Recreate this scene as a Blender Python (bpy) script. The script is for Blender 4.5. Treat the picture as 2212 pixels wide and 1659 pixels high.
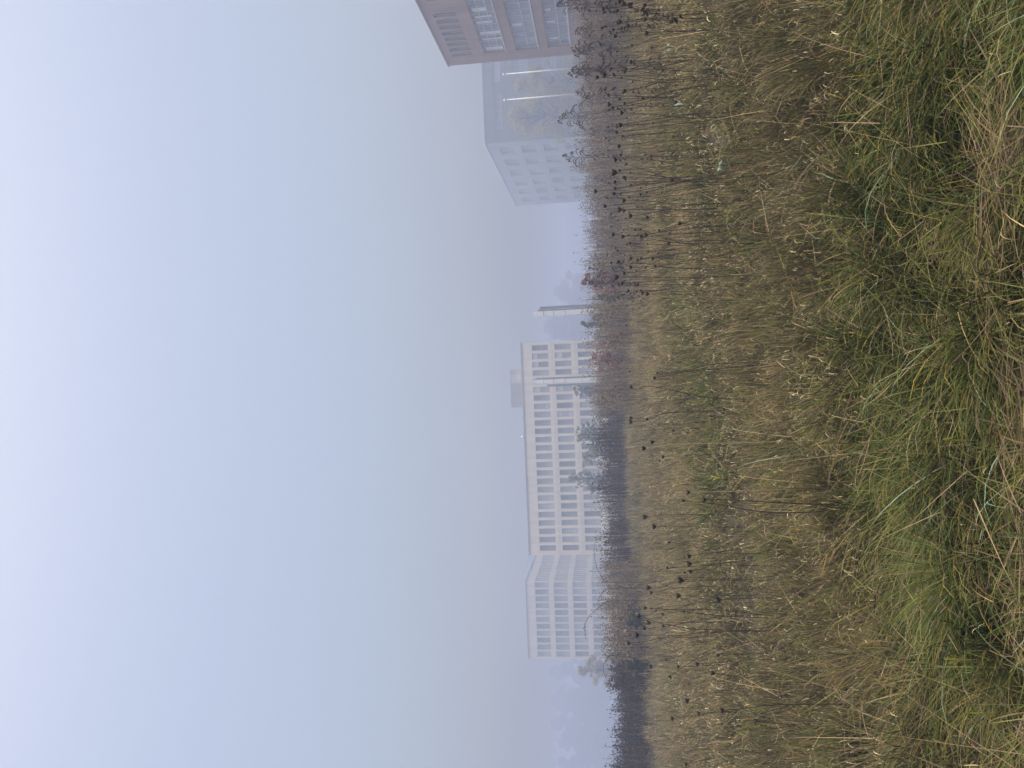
import bpy, bmesh, math, random
import numpy as np
from mathutils import Vector, Matrix

# ------------------------------------------------------------------ scene, camera, light
for o in list(bpy.data.objects):
    bpy.data.objects.remove(o)
S = bpy.context.scene
COL = S.collection
R = math.radians
rng = np.random.default_rng(11)
random.seed(11)

EYE = 1.5
PITCH, ROLL, FOC = R(6.8), R(2.33), 1661.0          # focal length in units of a 2212 px wide frame
F0 = Vector((0, math.cos(PITCH), math.sin(PITCH)))
R0 = Vector((1, 0, 0))
U0 = Vector((0, -math.sin(PITCH), math.cos(PITCH)))
RC = R0 * math.cos(ROLL) - U0 * math.sin(ROLL)       # the photo was taken with the phone on its side
UC = R0 * math.sin(ROLL) + U0 * math.cos(ROLL)
cam_d = bpy.data.cameras.new('camera')
cam = bpy.data.objects.new('camera', cam_d)
COL.objects.link(cam)
M = Matrix.Identity(4)
for i, ax in enumerate((-UC, RC, -F0)):
    for k in range(3):
        M[k][i] = ax[k]
M[0][3], M[1][3], M[2][3] = 0, 0, EYE
cam.matrix_world = M
cam_d.sensor_width = 36
cam_d.lens = FOC / 2212 * 36
cam_d.clip_start, cam_d.clip_end = 0.1, 5000
S.camera = cam

SUN_EL, SUN_AZ = 86, 130             # bright fog overhead
w = bpy.data.worlds.new('World')
S.world = w
w.use_nodes = True
nt = w.node_tree
bg = nt.nodes['Background']
sky = nt.nodes.new('ShaderNodeTexSky')
sky.sky_type = 'NISHITA'
sky.sun_disc = False
sky.sun_elevation, sky.sun_rotation = R(SUN_EL), R(SUN_AZ)   # rotation 0 = +Y
sky.air_density, sky.dust_density, sky.ozone_density = 1.3, 10.0, 0.0
nt.links.new(sky.outputs[0], bg.inputs[0])
bg.inputs[1].default_value = 0.13
sd = bpy.data.lights.new('sun', 'SUN')
sd.energy, sd.angle, sd.color = 1.4, R(50), (1, .93, .82)
sun = bpy.data.objects.new('sun', sd)
sun.rotation_mode = 'QUATERNION'
sun.rotation_quaternion = Vector((math.sin(R(SUN_AZ)) * math.cos(R(SUN_EL)), math.cos(R(SUN_AZ)) * math.cos(R(SUN_EL)), math.sin(R(SUN_EL)))).to_track_quat('Z', 'Y')
COL.objects.link(sun)
S.view_settings.view_transform = 'Standard'
S.view_settings.look = 'None'
S.view_settings.gamma = 1
S.view_settings.exposure = 0.78
S.cycles.use_denoising = True
S.cycles.max_bounces = 8
S.cycles.volume_bounces = 4
S.cycles.diffuse_bounces = 3
S.cycles.transparent_max_bounces = 8
HAZE_DENSITY = 0.0052


def ray(px, py):
    """direction through a pixel of the 2212 x 1659 frame, scaled so that its y is 1"""
    d = F0 + RC * ((829.5 - py) / FOC) + UC * ((1106 - px) / FOC)
    return d / d.y


def at(px, py, D):
    return Vector((0, 0, EYE)) + ray(px, py) * D


def on(px, py, z=0.3):
    d = ray(px, py)
    return Vector((0, 0, EYE)) + d * ((z - EYE) / d.z)


# ------------------------------------------------------------------ materials
def mat(name, color, rough=0.8, var=0.15, scale=3.0, spec=0.3, bump=0.0, metal=0.0, attr=None, trans=0.0, streak=0.0, each=0.0):
    m = bpy.data.materials.new(name)
    m.use_nodes = True
    t = m.node_tree
    b = t.nodes['Principled BSDF']
    b.inputs['Roughness'].default_value = rough
    b.inputs['Specular IOR Level'].default_value = spec
    b.inputs['Metallic'].default_value = metal
    tc = t.nodes.new('ShaderNodeTexCoord')
    n = t.nodes.new('ShaderNodeTexNoise')
    n.inputs['Scale'].default_value = scale
    n.inputs['Detail'].default_value = 6
    t.links.new(tc.outputs['Object'], n.inputs['Vector'])
    mr = t.nodes.new('ShaderNodeMapRange')
    mr.inputs['From Min'].default_value, mr.inputs['From Max'].default_value = .3, .7
    mr.inputs['To Min'].default_value, mr.inputs['To Max'].default_value = 1 - var, 1 + var
    t.links.new(n.outputs['Fac'], mr.inputs['Value'])
    mx = t.nodes.new('ShaderNodeVectorMath')
    mx.operation = 'MULTIPLY'
    pass
    fac = mr.outputs[0]

    def times(sock):
        q = t.nodes.new('ShaderNodeMath')
        q.operation = 'MULTIPLY'
        t.links.new(fac, q.inputs[0])
        t.links.new(sock, q.inputs[1])
        return q.outputs[0]
    if streak:                                        # rain streaks and stains running down a wall
        mp = t.nodes.new('ShaderNodeMapping')
        mp.inputs['Scale'].default_value = (1.1, 1.1, .07)
        t.links.new(tc.outputs['Object'], mp.inputs['Vector'])
        n2 = t.nodes.new('ShaderNodeTexNoise')
        n2.inputs['Scale'].default_value = 1.6
        n2.inputs['Detail'].default_value = 8
        t.links.new(mp.outputs[0], n2.inputs['Vector'])
        m2 = t.nodes.new('ShaderNodeMapRange')
        m2.inputs['From Min'].default_value, m2.inputs['From Max'].default_value = .35, .7
        m2.inputs['To Min'].default_value, m2.inputs['To Max'].default_value = 1 + streak * .3, 1 - streak
        t.links.new(n2.outputs['Fac'], m2.inputs['Value'])
        fac = times(m2.outputs[0])
    if each:                                          # every object a little lighter or darker
        oi = t.nodes.new('ShaderNodeObjectInfo')
        m3 = t.nodes.new('ShaderNodeMapRange')
        m3.inputs['To Min'].default_value, m3.inputs['To Max'].default_value = 1 - each, 1 + each
        t.links.new(oi.outputs['Random'], m3.inputs['Value'])
        fac = times(m3.outputs[0])
    if attr:
        a = t.nodes.new('ShaderNodeAttribute')
        a.attribute_name = attr
        t.links.new(a.outputs['Color'], mx.inputs[1])
    else:
        mx.inputs[1].default_value = color
    t.links.new(fac, mx.inputs[0])
    t.links.new(mx.outputs[0], b.inputs['Base Color'])
    if bump:
        bp = t.nodes.new('ShaderNodeBump')
        bp.inputs['Strength'].default_value = bump
        t.links.new(n.outputs['Fac'], bp.inputs['Height'])
        t.links.new(bp.outputs[0], b.inputs['Normal'])
    if trans:
        tl = t.nodes.new('ShaderNodeBsdfTranslucent')
        t.links.new(mx.outputs[0], tl.inputs['Color'])
        ms = t.nodes.new('ShaderNodeMixShader')
        ms.inputs[0].default_value = trans
        t.links.new(b.outputs[0], ms.inputs[1])
        t.links.new(tl.outputs[0], ms.inputs[2])
        t.links.new(ms.outputs[0], t.nodes['Material Output'].inputs['Surface'])
    return m


MT = dict(
    soil=mat('soil', (.035, .028, .017), .95, .6, 40.0, bump=.6),
    blade=mat('grass_blade', None, .8, .15, 6.0, .05, attr='tint', trans=.08),
    leaf=mat('leaf', None, .7, .15, 3.0, .2, attr='tint', trans=.3),
    weed=mat('dead_weed', None, .9, .2, 2.0, .1, attr='tint'),
    stem=mat('dead_stem', (.05, .036, .026), .8, .3, 14, .2),
    straw=mat('straw_stem', (.40, .31, .17), .7, .2, 20, .2),
    head=mat('seed_head', (.052, .037, .028), .9, .5, 60, .1, each=.55),
    plume=mat('goldenrod_plume', (.07, .058, .055), .9, .3, 20, .1),
    bark=mat('bark', (.10, .085, .07), .9, .4, 3, .1),
    cream=mat('cream_plaster', (.78, .71, .60), .85, .05, .35, streak=.12),
    white=mat('white_plaster', (.66, .62, .55), .85, .05, .35, streak=.12),
    trim=mat('roof_trim_grey', (.36, .36, .36), .6, .08, 1),
    red=mat('red_render', (.29, .20, .165), .9, .08, .5, streak=.2),
    redtrim=mat('red_coping', (.26, .15, .125), .8, .1, .5),
    grey=mat('grey_panel', (.34, .35, .35), .8, .08, .3),
    darkgrey=mat('dark_grey_panel', (.14, .17, .145), .7, .08, .3, streak=.15),
    pale=mat('pale_panel', (.34, .37, .35), .8, .06, .3, streak=.15),
    frame=mat('window_frame_grey', (.33, .35, .37), .5, .08, 2),
    whiteframe=mat('window_frame_white', (.48, .50, .51), .5, .06, 2),
    glass=mat('window_glass', (.20, .225, .26), .12, .25, .3, .5, each=.35),
    hazeglass=mat('haze_toned_glass', (.34, .36, .37), .15, .25, .3, .5, each=.4),  # base colour lightened to stand in for fog reflected in and veiling the panes
    dglass=mat('dark_glass', (.05, .06, .075), .12, .3, .3, .5),
    blind=mat('window_blind', (.66, .66, .64), .8, .06, 2),
    louvre=mat('louvre_metal', (.28, .29, .31), .5, .12, 1, metal=.2),
    zinc=mat('zinc', (.50, .50, .50), .5, .1, 1, metal=.2),
    pole=mat('white_pole', (.85, .85, .83), .4, .04, 2),
    bluegrey=mat('blue_grey_column', (.24, .27, .29), .6, .08, 1),
    far=mat('far_panel', (.24, .25, .26), .85, .06, .2),
    mint=mat('pale_green_leaf', (.21, .27, .19), .8, .2, 30, .2),
    yellow=mat('yellow_leaf', (.28, .27, .05), .7, .25, 30, .2, trans=.3),
)


# ------------------------------------------------------------------ object helpers
def link(o, parent=None):
    COL.objects.link(o)
    if parent:
        o.parent = parent
    return o


def tag(o, label=None, cat=None, group=None, kind=None):
    for k, v in (('label', label), ('category', cat), ('group', group), ('kind', kind)):
        if v:
            o[k] = v
    return o


def thing(name, label, cat, loc=(0, 0, 0), rz=0, group=None):
    o = bpy.data.objects.new(name, None)
    o.empty_display_size = .2
    o.location = loc
    o.rotation_euler = (0, 0, rz)
    link(o)
    return tag(o, label, cat, group)


def np_mesh(name, V, Q, m, tint=None, smooth=False):
    """V (n,3), Q (f,3|4) -> mesh datablock"""
    V = np.asarray(V, np.float32)
    Q = np.asarray(Q, np.int32)
    me = bpy.data.meshes.new(name)
    me.vertices.add(len(V))
    me.vertices.foreach_set('co', V.ravel())
    k = Q.shape[1]
    me.loops.add(Q.size)
    me.loops.foreach_set('vertex_index', Q.ravel())
    me.polygons.add(len(Q))
    me.polygons.foreach_set('loop_start', np.arange(0, Q.size, k, dtype=np.int32))
    try:
        me.polygons.foreach_set('loop_total', np.full(len(Q), k, np.int32))
    except Exception:
        pass
    if tint is not None:
        a = me.attributes.new('tint', 'FLOAT_COLOR', 'POINT')
        c = np.ones((len(V), 4), np.float32)
        c[:, :3] = tint
        a.data.foreach_set('color', c.ravel())
    me.update(calc_edges=True)
    if smooth:
        me.polygons.foreach_set('use_smooth', np.ones(len(Q), bool))
    me.materials.append(m)
    return me


class MB:
    """collects boxes, tubes, quads; builds one mesh"""

    def __init__(s):
        s.v, s.f = [], []

    def quad(s, a, b, c, d):
        n = len(s.v)
        s.v += [tuple(a), tuple(b), tuple(c), tuple(d)]
        s.f.append((n, n + 1, n + 2, n + 3))

    def box(s, x0, x1, y0, y1, z0, z1):
        n = len(s.v)
        s.v += [(x, y, z) for z in (z0, z1) for y in (y0, y1) for x in (x0, x1)]
        for q in ((0, 2, 3, 1), (4, 5, 7, 6), (0, 1, 5, 4), (2, 6, 7, 3), (0, 4, 6, 2), (1, 3, 7, 5)):
            s.f.append(tuple(n + i for i in q))

    def tube(s, pts, r0, r1, k=5, cap=True):
        pts = [Vector(p) for p in pts]
        n0 = len(s.v)
        N = len(pts)
        for i, p in enumerate(pts):
            d = (pts[min(i + 1, N - 1)] - pts[max(i - 1, 0)])
            d = d.normalized() if d.length > 1e-9 else Vector((0, 0, 1))
            a = d.cross(Vector((.31, .95, .05))).normalized()
            b = d.cross(a)
            r = r0 + (r1 - r0) * i / max(N - 1, 1)
            for j in range(k):
                t = 2 * math.pi * j / k
                s.v.append(tuple(p + a * (r * math.cos(t)) + b * (r * math.sin(t))))
        for i in range(N - 1):
            for j in range(k):
                j2 = (j + 1) % k
                s.f.append((n0 + i * k + j, n0 + i * k + j2, n0 + (i + 1) * k + j2, n0 + (i + 1) * k + j))
        if cap:
            s.f.append(tuple(n0 + (N - 1) * k + j for j in range(k)))
            s.f.append(tuple(n0 + j for j in reversed(range(k))))

    def lathe(s, prof, k=10, c=(0, 0, 0), jit=0.0, rnd=random):
        n0 = len(s.v)
        for r, z in prof:
            for j in range(k):
                t = 2 * math.pi * j / k
                q = 1 + (rnd.uniform(-jit, jit) if jit else 0)
                s.v.append((c[0] + r * q * math.cos(t), c[1] + r * q * math.sin(t), c[2] + z + (rnd.uniform(-jit, jit) * .3 if jit else 0)))
        for i in range(len(prof) - 1):
            for j in range(k):
                j2 = (j + 1) % k
                s.f.append((n0 + i * k + j, n0 + i * k + j2, n0 + (i + 1) * k + j2, n0 + (i + 1) * k + j))
        s.f.append(tuple(n0 + j for j in reversed(range(k))))
        s.f.append(tuple(n0 + (len(prof) - 1) * k + j for j in range(k)))

    def octa(s, c, r, rz=None):
        n = len(s.v)
        rz = rz or r
        for d in ((r, 0, 0), (0, r, 0), (-r, 0, 0), (0, -r, 0), (0, 0, rz), (0, 0, -rz)):
            s.v.append((c[0] + d[0], c[1] + d[1], c[2] + d[2]))
        for a, b in ((0, 1), (1, 2), (2, 3), (3, 0)):
            s.f.append((n + a, n + b, n + 4))
            s.f.append((n + b, n + a, n + 5))

    def mesh(s, name, m, smooth=False):
        me = bpy.data.meshes.new(name)
        me.from_pydata(s.v, [], s.f)
        me.materials.append(m)
        if smooth:
            me.polygons.foreach_set('use_smooth', [True] * len(me.polygons))
        me.update()
        return me

    def build(s, name, m, parent=None, smooth=False, loc=None, rz=0):
        o = bpy.data.objects.new(name, s.mesh(name, m, smooth))
        link(o, parent)
        if loc is not None:
            o.location = loc
        o.rotation_euler = (0, 0, rz)
        return o


def put(name, me, parent=None, loc=(0, 0, 0), rz=0):
    o = bpy.data.objects.new(name, me)
    link(o, parent)
    o.location = loc
    o.rotation_euler = (0, 0, rz)
    return o


def dup(o, parent=None):
    c = o.copy()
    COL.objects.link(c)
    if parent:
        c.parent = parent
    for ch in list(o.children):
        dup(ch, c)
    return c


# ------------------------------------------------------------------ ground
def vnoise(x, y, s, seed=0):
    x, y = np.asarray(x) / s + 1000.3 * seed, np.asarray(y) / s + 517.7 * seed
    xi, yi = np.floor(x).astype(np.int64), np.floor(y).astype(np.int64)
    fx, fy = x - xi, y - yi
    fx, fy = fx * fx * (3 - 2 * fx), fy * fy * (3 - 2 * fy)

    def h(a, b):
        n = (a * 374761393 + b * 668265263 + seed * 1274126177) & 0xffffffff
        n = ((n ^ (n >> 13)) * 1274126177) & 0xffffffff
        return ((n ^ (n >> 16)) & 0xffff) / 65535.0
    return (h(xi, yi) * (1 - fx) + h(xi + 1, yi) * fx) * (1 - fy) + (h(xi, yi + 1) * (1 - fx) + h(xi + 1, yi + 1) * fx) * fy


def gz(x, y):
    x, y = np.asarray(x, float), np.asarray(y, float)
    fade = np.clip((90 - np.hypot(x, y)) / 30, 0, 1)
    return ((vnoise(x, y, 2.2, 3) - .5) * .16 + (vnoise(x, y, 7, 4) - .5) * .22) * fade


def ground():
    inner = np.arange(-70, 70.01, .5)
    outer = np.array([580, 400, 250, 150, 100])
    gx = np.concatenate([-outer, inner, outer[::-1]])
    gy = np.concatenate([-outer, inner, outer[::-1]])
    X, Y = np.meshgrid(gx, gy)
    Z = gz(X, Y)
    n, m = len(gx), len(gy)
    V = np.stack([X, Y, Z], -1).reshape(-1, 3)
    i = np.arange((m - 1) * (n - 1))
    r, c = i // (n - 1), i % (n - 1)
    a = r * n + c
    Q = np.stack([a, a + 1, a + n + 1, a + n], 1)
    o = put('ground', np_mesh('ground', V, Q, MT['soil'], smooth=True))
    tag(o, kind='structure')


ground()


# ------------------------------------------------------------------ buildings
def facade(mb, P, a, n, W, z0, z1, openings, depth=.25):
    """wall sheet at P along unit vector a with outward normal n; openings (a0,a1,z0,z1) get reveals"""
    P, a, n = Vector(P), Vector(a), Vector(n)
    xs = sorted({0, W, *[q for o in openings for q in o[:2]]})
    zs = sorted({z0, z1, *[q for o in openings for q in o[2:]]})

    def pt(s, z, d=0):
        return P + a * s - n * d + Vector((0, 0, z))
    for j in range(len(zs) - 1):
        cz = (zs[j] + zs[j + 1]) / 2
        row = [o for o in openings if o[2] < cz < o[3]]
        cuts = sorted({0, W, *[q for o in row for q in o[:2]]})
        for i in range(len(cuts) - 1):
            cx = (cuts[i] + cuts[i + 1]) / 2
            if any(o[0] < cx < o[1] for o in row):
                continue
            mb.quad(pt(cuts[i], zs[j]), pt(cuts[i + 1], zs[j]), pt(cuts[i + 1], zs[j + 1]), pt(cuts[i], zs[j + 1]))
    for s0, s1, q0, q1 in openings:
        mb.quad(pt(s0, q0), pt(s1, q0), pt(s1, q0, depth), pt(s0, q0, depth))
        mb.quad(pt(s0, q1, depth), pt(s1, q1, depth), pt(s1, q1), pt(s0, q1))
        mb.quad(pt(s0, q0, depth), pt(s0, q1, depth), pt(s0, q1), pt(s0, q0))
        mb.quad(pt(s1, q0), pt(s1, q1), pt(s1, q1, depth), pt(s1, q0, depth))


def frame_mesh(W, H, mx=(), mz=(), t=.07, d=.08):
    """frame centred at origin in the local xz plane, facing -y"""
    mb = MB()
    mb.box(-W / 2, W / 2, -d / 2, d / 2, -H / 2, -H / 2 + t)
    mb.box(-W / 2, W / 2, -d / 2, d / 2, H / 2 - t, H / 2)
    mb.box(-W / 2, -W / 2 + t, -d / 2, d / 2, -H / 2 + t, H / 2 - t)
    mb.box(W / 2 - t, W / 2, -d / 2, d / 2, -H / 2 + t, H / 2 - t)
    for x in mx:
        mb.box(x - t / 2, x + t / 2, -d / 2 + .005, d / 2 - .005, -H / 2 + t, H / 2 - t)
    for z in mz:
        mb.box(-W / 2 + t, W / 2 - t, -d / 2 + .01, d / 2 - .01, z - t / 2, z + t / 2)
    return mb


def pane_mesh(W, H, y=.02):
    mb = MB()
    mb.box(-W / 2 + .03, W / 2 - .03, y, y + .02, -H / 2 + .03, H / 2 - .03)
    return mb


class Win:
    """window kind: place() makes a window part with a pane sub-part, sharing meshes"""

    def __init__(s, W, H, fm, gm, mx=(), mz=(), t=.07, sill=False):
        s.W, s.H = W, H
        s.f = frame_mesh(W, H, mx, mz, t).mesh('window', fm)
        s.p = pane_mesh(W, H).mesh('pane', gm)
        b = MB()
        b.box(-W / 2 + t, W / 2 - t, -.0, .015, H / 2 - t - H * .38, H / 2 - t)
        s.b = b.mesh('blind', MT['blind'])

    def place(s, root, c, rz, blind=False, sz=1.0):
        o = put('window', s.f, root, Vector(c) - root.location, rz)
        put('pane', s.p, o)
        if blind:
            q = put('blind', s.b, o)
            q.scale.z = sz
            q.location.z = (s.H / 2 - .07) * (1 - sz)
        return o


def building_shell(mb, x0, x1, y0, y1, z1, skip=(), z0=-.3):
    """faces of a box except the ones in skip ('x0','x1','y0','y1')"""
    if 'x0' not in skip:
        mb.quad((x0, y1, z0), (x0, y0, z0), (x0, y0, z1), (x0, y1, z1))
    if 'x1' not in skip:
        mb.quad((x1, y0, z0), (x1, y1, z0), (x1, y1, z1), (x1, y0, z1))
    if 'y0' not in skip:
        mb.quad((x0, y0, z0), (x1, y0, z0), (x1, y0, z1), (x0, y0, z1))
    if 'y1' not in skip:
        mb.quad((x1, y1, z0), (x0, y1, z0), (x0, y1, z1), (x1, y1, z1))
    mb.quad((x0, y0, z1), (x1, y0, z1), (x1, y1, z1), (x0, y1, z1))


def parapet(root, x0, x1, y0, y1, z, h, m, out=.06, t=.35, name='roof_edge'):
    mb = MB()
    l = root.location
    x0, x1, y0, y1, z = x0 - l.x, x1 - l.x, y0 - l.y, y1 - l.y, z + .003
    mb.box(x0 - out, x1 + out, y0 - out, y0 + t, z, z + h)
    mb.box(x0 - out, x1 + out, y1 - t, y1 + out, z, z + h)
    mb.box(x0 - out, x0 + t, y0 + t, y1 - t, z, z + h)
    mb.box(x1 - t, x1 + out, y0 + t, y1 - t, z, z + h)
    mb.build(name, m, root)


def cream_building():
    Y = 115.0
    a = at(1126.5, 741.2, Y)
    b = at(1145.5, 1199.3, Y)
    x1, x0, zr = a.x, b.x, (a.z + b.z) / 2
    root = thing('office_building', 'long cream office block with tall narrow windows and a grey box on its roof', 'building', (x0, Y, 0))
    n, W = 25, x1 - x0
    pitch = (W - .62) / n
    ww = .83
    ops, cs = [], []
    for r in range(3):
        zt = zr - 1.5 - 3.42 * r
        for i in range(n):
            c = .52 + pitch * (i + .42)
            ops.append((c - ww / 2, c + ww / 2, zt - 2.43, zt))
            cs.append((i, r, c, zt - 1.215))
    mb = MB()
    facade(mb, (0, 0, 0), (1, 0, 0), (0, -1, 0), W, -.3, zr, ops)
    building_shell(mb, 0, W, 0, 16, zr, ('y0',))
    mb.build('wall', MT['cream'], root)
    parapet(root, x0, x1, Y, Y + 16, zr, .22, MT['trim'])
    mb = MB()                                              # thin string courses between the floors
    for r in range(3):
        z = zr - 1.5 - 3.42 * r - 2.43 - .5
        mb.box(0, W, -.025, -.002, z - .03, z + .03)
    mb.build('string_course', MT['cream'], root)
    k = Win(ww, 2.43, MT['frame'], MT['hazeglass'], mz=(-.25,), t=.07)
    for i, r, c, z in cs:
        k.place(root, (x0 + c, Y + .17, z), 0, blind=(n - 1 - i, r) in ((1, 0), (2, 0), (1, 1), (5, 0), (5, 1), (8, 1), (4, 0)), sz=random.uniform(.7, 1.1))
    # roof box with louvres, and a small domed vent
    p0, p1 = at(1103, 798, Y + 5), at(1104, 880, Y + 5)
    mb = MB()
    xa, xb, zt = p1.x - x0, p0.x - x0, p0.z
    mb.box(xa, xb, 4, 8, zr + .01, zt)
    mb.build('roof_plant_box', MT['louvre'], root)
    lv = MB()
    for q in range(16):
        z = zr + .25 + (zt - zr - .4) * q / 16
        lv.box(xa + .1, xa + (xb - xa) * .60, 3.93, 3.995, z, z + .07)
    lv.build('louvre', MT['frame'], root)
    lv = MB()
    lv.box(xa + (xb - xa) * .64, xa + (xb - xa) * .86, 3.95, 3.995, zr + .3, zt - .15)
    lv.build('pale_gleam', MT['trim'], root)  # no real hatch: pale sheet added to colour in a metallic gleam
    d = at(1130, 943, Y + 2)
    mb = MB()
    mb.lathe([(.28, 0), (.28, .25), (.4, .3), (.4, .55), (.3, .75), (.1, .85)], 12, (d.x - x0, 2, zr + .01))
    mb.build('vent_dome', MT['louvre'], root, True)


def white_building():
    Y = 139.0
    c = at(1136.5, 1256, Y)                  # near right corner, top
    l = at(1144, 1423, Y)
    x1, x0, zr = c.x, l.x, c.z
    root = thing('office_building', 'pale white office block at an angle behind the cream one, fading into the fog', 'building', (x0, Y, 0))
    W, Dp = x1 - x0, 22.0
    n = 11
    pitch = (W - .3) / n
    ww = .95
    ops, cs = [], []
    rows = [zr - 1.58 - 3.42 * r for r in range(4)]
    for r, zt in enumerate(rows):
        for i in range(n):
            s = .25 + pitch * (i + .5)
            ops.append((s - ww / 2, s + ww / 2, zt - 2.45, zt))
            cs.append((s, zt - 1.225))
    mb = MB()
    facade(mb, (0, 0, 0), (1, 0, 0), (0, -1, 0), W, -.3, zr, ops)
    ops2, cs2 = [], []
    for r, zt in enumerate(rows):
        for i in range(14):
            s = .9 + 1.5 * i
            ops2.append((s - ww / 2, s + ww / 2, zt - 2.45, zt))
            cs2.append((s, zt - 1.225))
    facade(mb, (W, 0, 0), (0, 1, 0), (1, 0, 0), Dp, -.3, zr, ops2)
    building_shell(mb, 0, W, 0, Dp, zr, ('y0', 'x1'))
    mb.build('wall', MT['white'], root)
    parapet(root, x0, x1, Y, Y + Dp, zr, .2, MT['pale'])
    k = Win(ww, 2.45, MT['frame'], MT['hazeglass'], mz=(-.3,))
    for s, z in cs:
        k.place(root, (x0 + s, Y + .17, z), 0)
    for s, z in cs2:
        k.place(root, (x1 - .17, Y + s, z), R(90))


def grey_building():
    Y = 160.0
    c = at(1050.5, 310.4, Y)
    x0, zr = c.x, c.z
    x1, Dp = x0 + 32, 58.0
    root = thing('office_building', 'grey block with dark front and paler side, faint in fog behind the flagpoles', 'building', (x0, Y, 0))
    W = x1 - x0
    mb = MB()
    # pale long side, six bays
    ops, cs = [], []
    for r in range(4):
        zt = zr - 2.15 - 4.75 * r
        for i in range(6):
            s0 = 3.2 + i * 9.1
            ops.append((Dp - s0 - 5.2, Dp - s0, zt - 3.0, zt))
            cs.append((s0 + 2.6, zt - 1.5))
    facade(mb, (0, Dp, 0), (0, -1, 0), (-1, 0, 0), Dp, -.3, zr, ops, .6)
    mb.build('side_wall', MT['pale'], root)
    # dark front
    mb = MB()
    fops = [(2.95, 10.4, zr - 3.5, zr - 2.0), (12.7, 18.0, zr - 3.5, zr - 2.0), (21.0, 28, zr - 3.5, zr - 2.0),
            (3.4, 6.2, zr - 8.4, zr - 6.6), (13.6, 18.4, zr - 9.3, zr - 6.2), (21.0, 28, zr - 10.3, zr - 6.6),
            (13.2, 18.4, zr - 15.3, zr - 11.6), (3.0, 10.0, zr - 15.3, zr - 11.6)]
    facade(mb, (0, 0, 0), (1, 0, 0), (0, -1, 0), W, -.3, zr, fops, .3)
    building_shell(mb, 0, W, 0, Dp, zr, ('y0', 'x0'))
    mb.build('wall', MT['darkgrey'], root)
    parapet(root, x0, x1, Y, Y + Dp, zr, .3, MT['darkgrey'])
    k = Win(5.2, 3.0, MT['grey'], MT['hazeglass'], mx=(-1.3, 1.3), t=.12)
    for s, z in cs:
        k.place(root, (x0 + .45, Y + s, z), R(-90))
    for q, (s0, s1, z0, z1) in enumerate(fops):
        kk = Win(s1 - s0, z1 - z0, MT['frame'], MT['hazeglass'] if q < 3 else MT['glass'],
                 mx=[-(s1 - s0) / 2 + (s1 - s0) * j / 4 for j in (1, 2, 3)], mz=(() if q < 3 else (0,)), t=.14)
        kk.place(root, (x0 + (s0 + s1) / 2, Y + .2, (z0 + z1) / 2), 0)
    mb = MB()
    p = at(1048, 214, Y + 6)
    mb.tube([(p.x - x0, 6, zr), (p.x - x0, 6, zr + 1.6)], .05, .03)
    mb.build('aerial', MT['frame'], root)


def red_building():
    X, Y0, Y1 = 35.1, 44.0, 83.0
    zr = EYE + 15.37
    root = thing('office_building', 'brownish red rendered office building with ribbon windows, nearest of the buildings', 'building', (X, Y0, 0))
    L = Y1 - Y0
    s = lambda y: y - Y0                               # along +Y from the near end; outward normal -X
    ops = []
    nar = [71.6 + 1.262 * i for i in range(8)]
    for y in nar:
        ops.append((s(y) - .38, s(y) + .38, EYE + 12.4, EYE + 14.58))
    ops.append((s(60.9), s(68.7), EYE + 12.4, EYE + 14.58))
    rib = [(8.85, 11.15), (5.4, 7.75), (2.07, 4.36)]
    for z0, z1 in rib:
        ops.append((s(51.6), s(80.7), EYE + z0, EYE + z1))
    ops = [(L - b, L - a, z0, z1) for a, b, z0, z1 in ops]
    mb = MB()
    facade(mb, (0, L, 0), (0, -1, 0), (-1, 0, 0), L, -.3, zr, ops, .35)
    building_shell(mb, 0, 18, 0, L, zr, ('x0',))
    mb.build('wall', MT['red'], root)
    parapet(root, X, X + 18, Y0, Y1, zr, .16, MT['redtrim'], out=.08)
    k = Win(.76, 2.18, MT['frame'], MT['dglass'])
    for y in nar:
        k.place(root, (X + .25, y, EYE + 13.49), R(-90))
    Win(7.8, 2.18, MT['frame'], MT['dglass'], mx=(-2, 0, 2)).place(root, (X + .25, 64.8, EYE + 13.49), R(-90))
    Lr = 29.1
    for q, (z0, z1) in enumerate(rib):
        H = z1 - z0
        n = 24
        mxs = [-Lr / 2 + Lr * j / n for j in range(1, n)]
        kk = Win(Lr, H, MT['whiteframe'], MT['glass'], mx=mxs, mz=(-.15, ) if q else (.35, -.45), t=.07)
        o = kk.place(root, (X + .24, 66.15, EYE + (z0 + z1) / 2), R(-90))
        o.name = 'ribbon_window'
        # pale curtains behind some panes
        rr = random.Random(q + 5)
        for j in range(n):
            if q == 0 and rr.random() < .75 or q and rr.random() < .25:
                xa = -Lr / 2 + Lr * j / n + .2
                top = H / 2 - .25
                hh = rr.uniform(.5, .9) * H if q == 0 else rr.uniform(.2, .5) * H
                b = MB()
                b.box(xa, xa + rr.uniform(.3, .75), -.012, .014, top - hh, top)
                b.build('curtain', MT['blind'], o)
        sl = MB()
        sl.box(-.06, .2, 80.7 - Lr - Y0, 80.7 - Y0, EYE + z0 - .09, EYE + z0 - .003)
        sl.build('window_sill', MT['whiteframe'], root)


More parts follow.
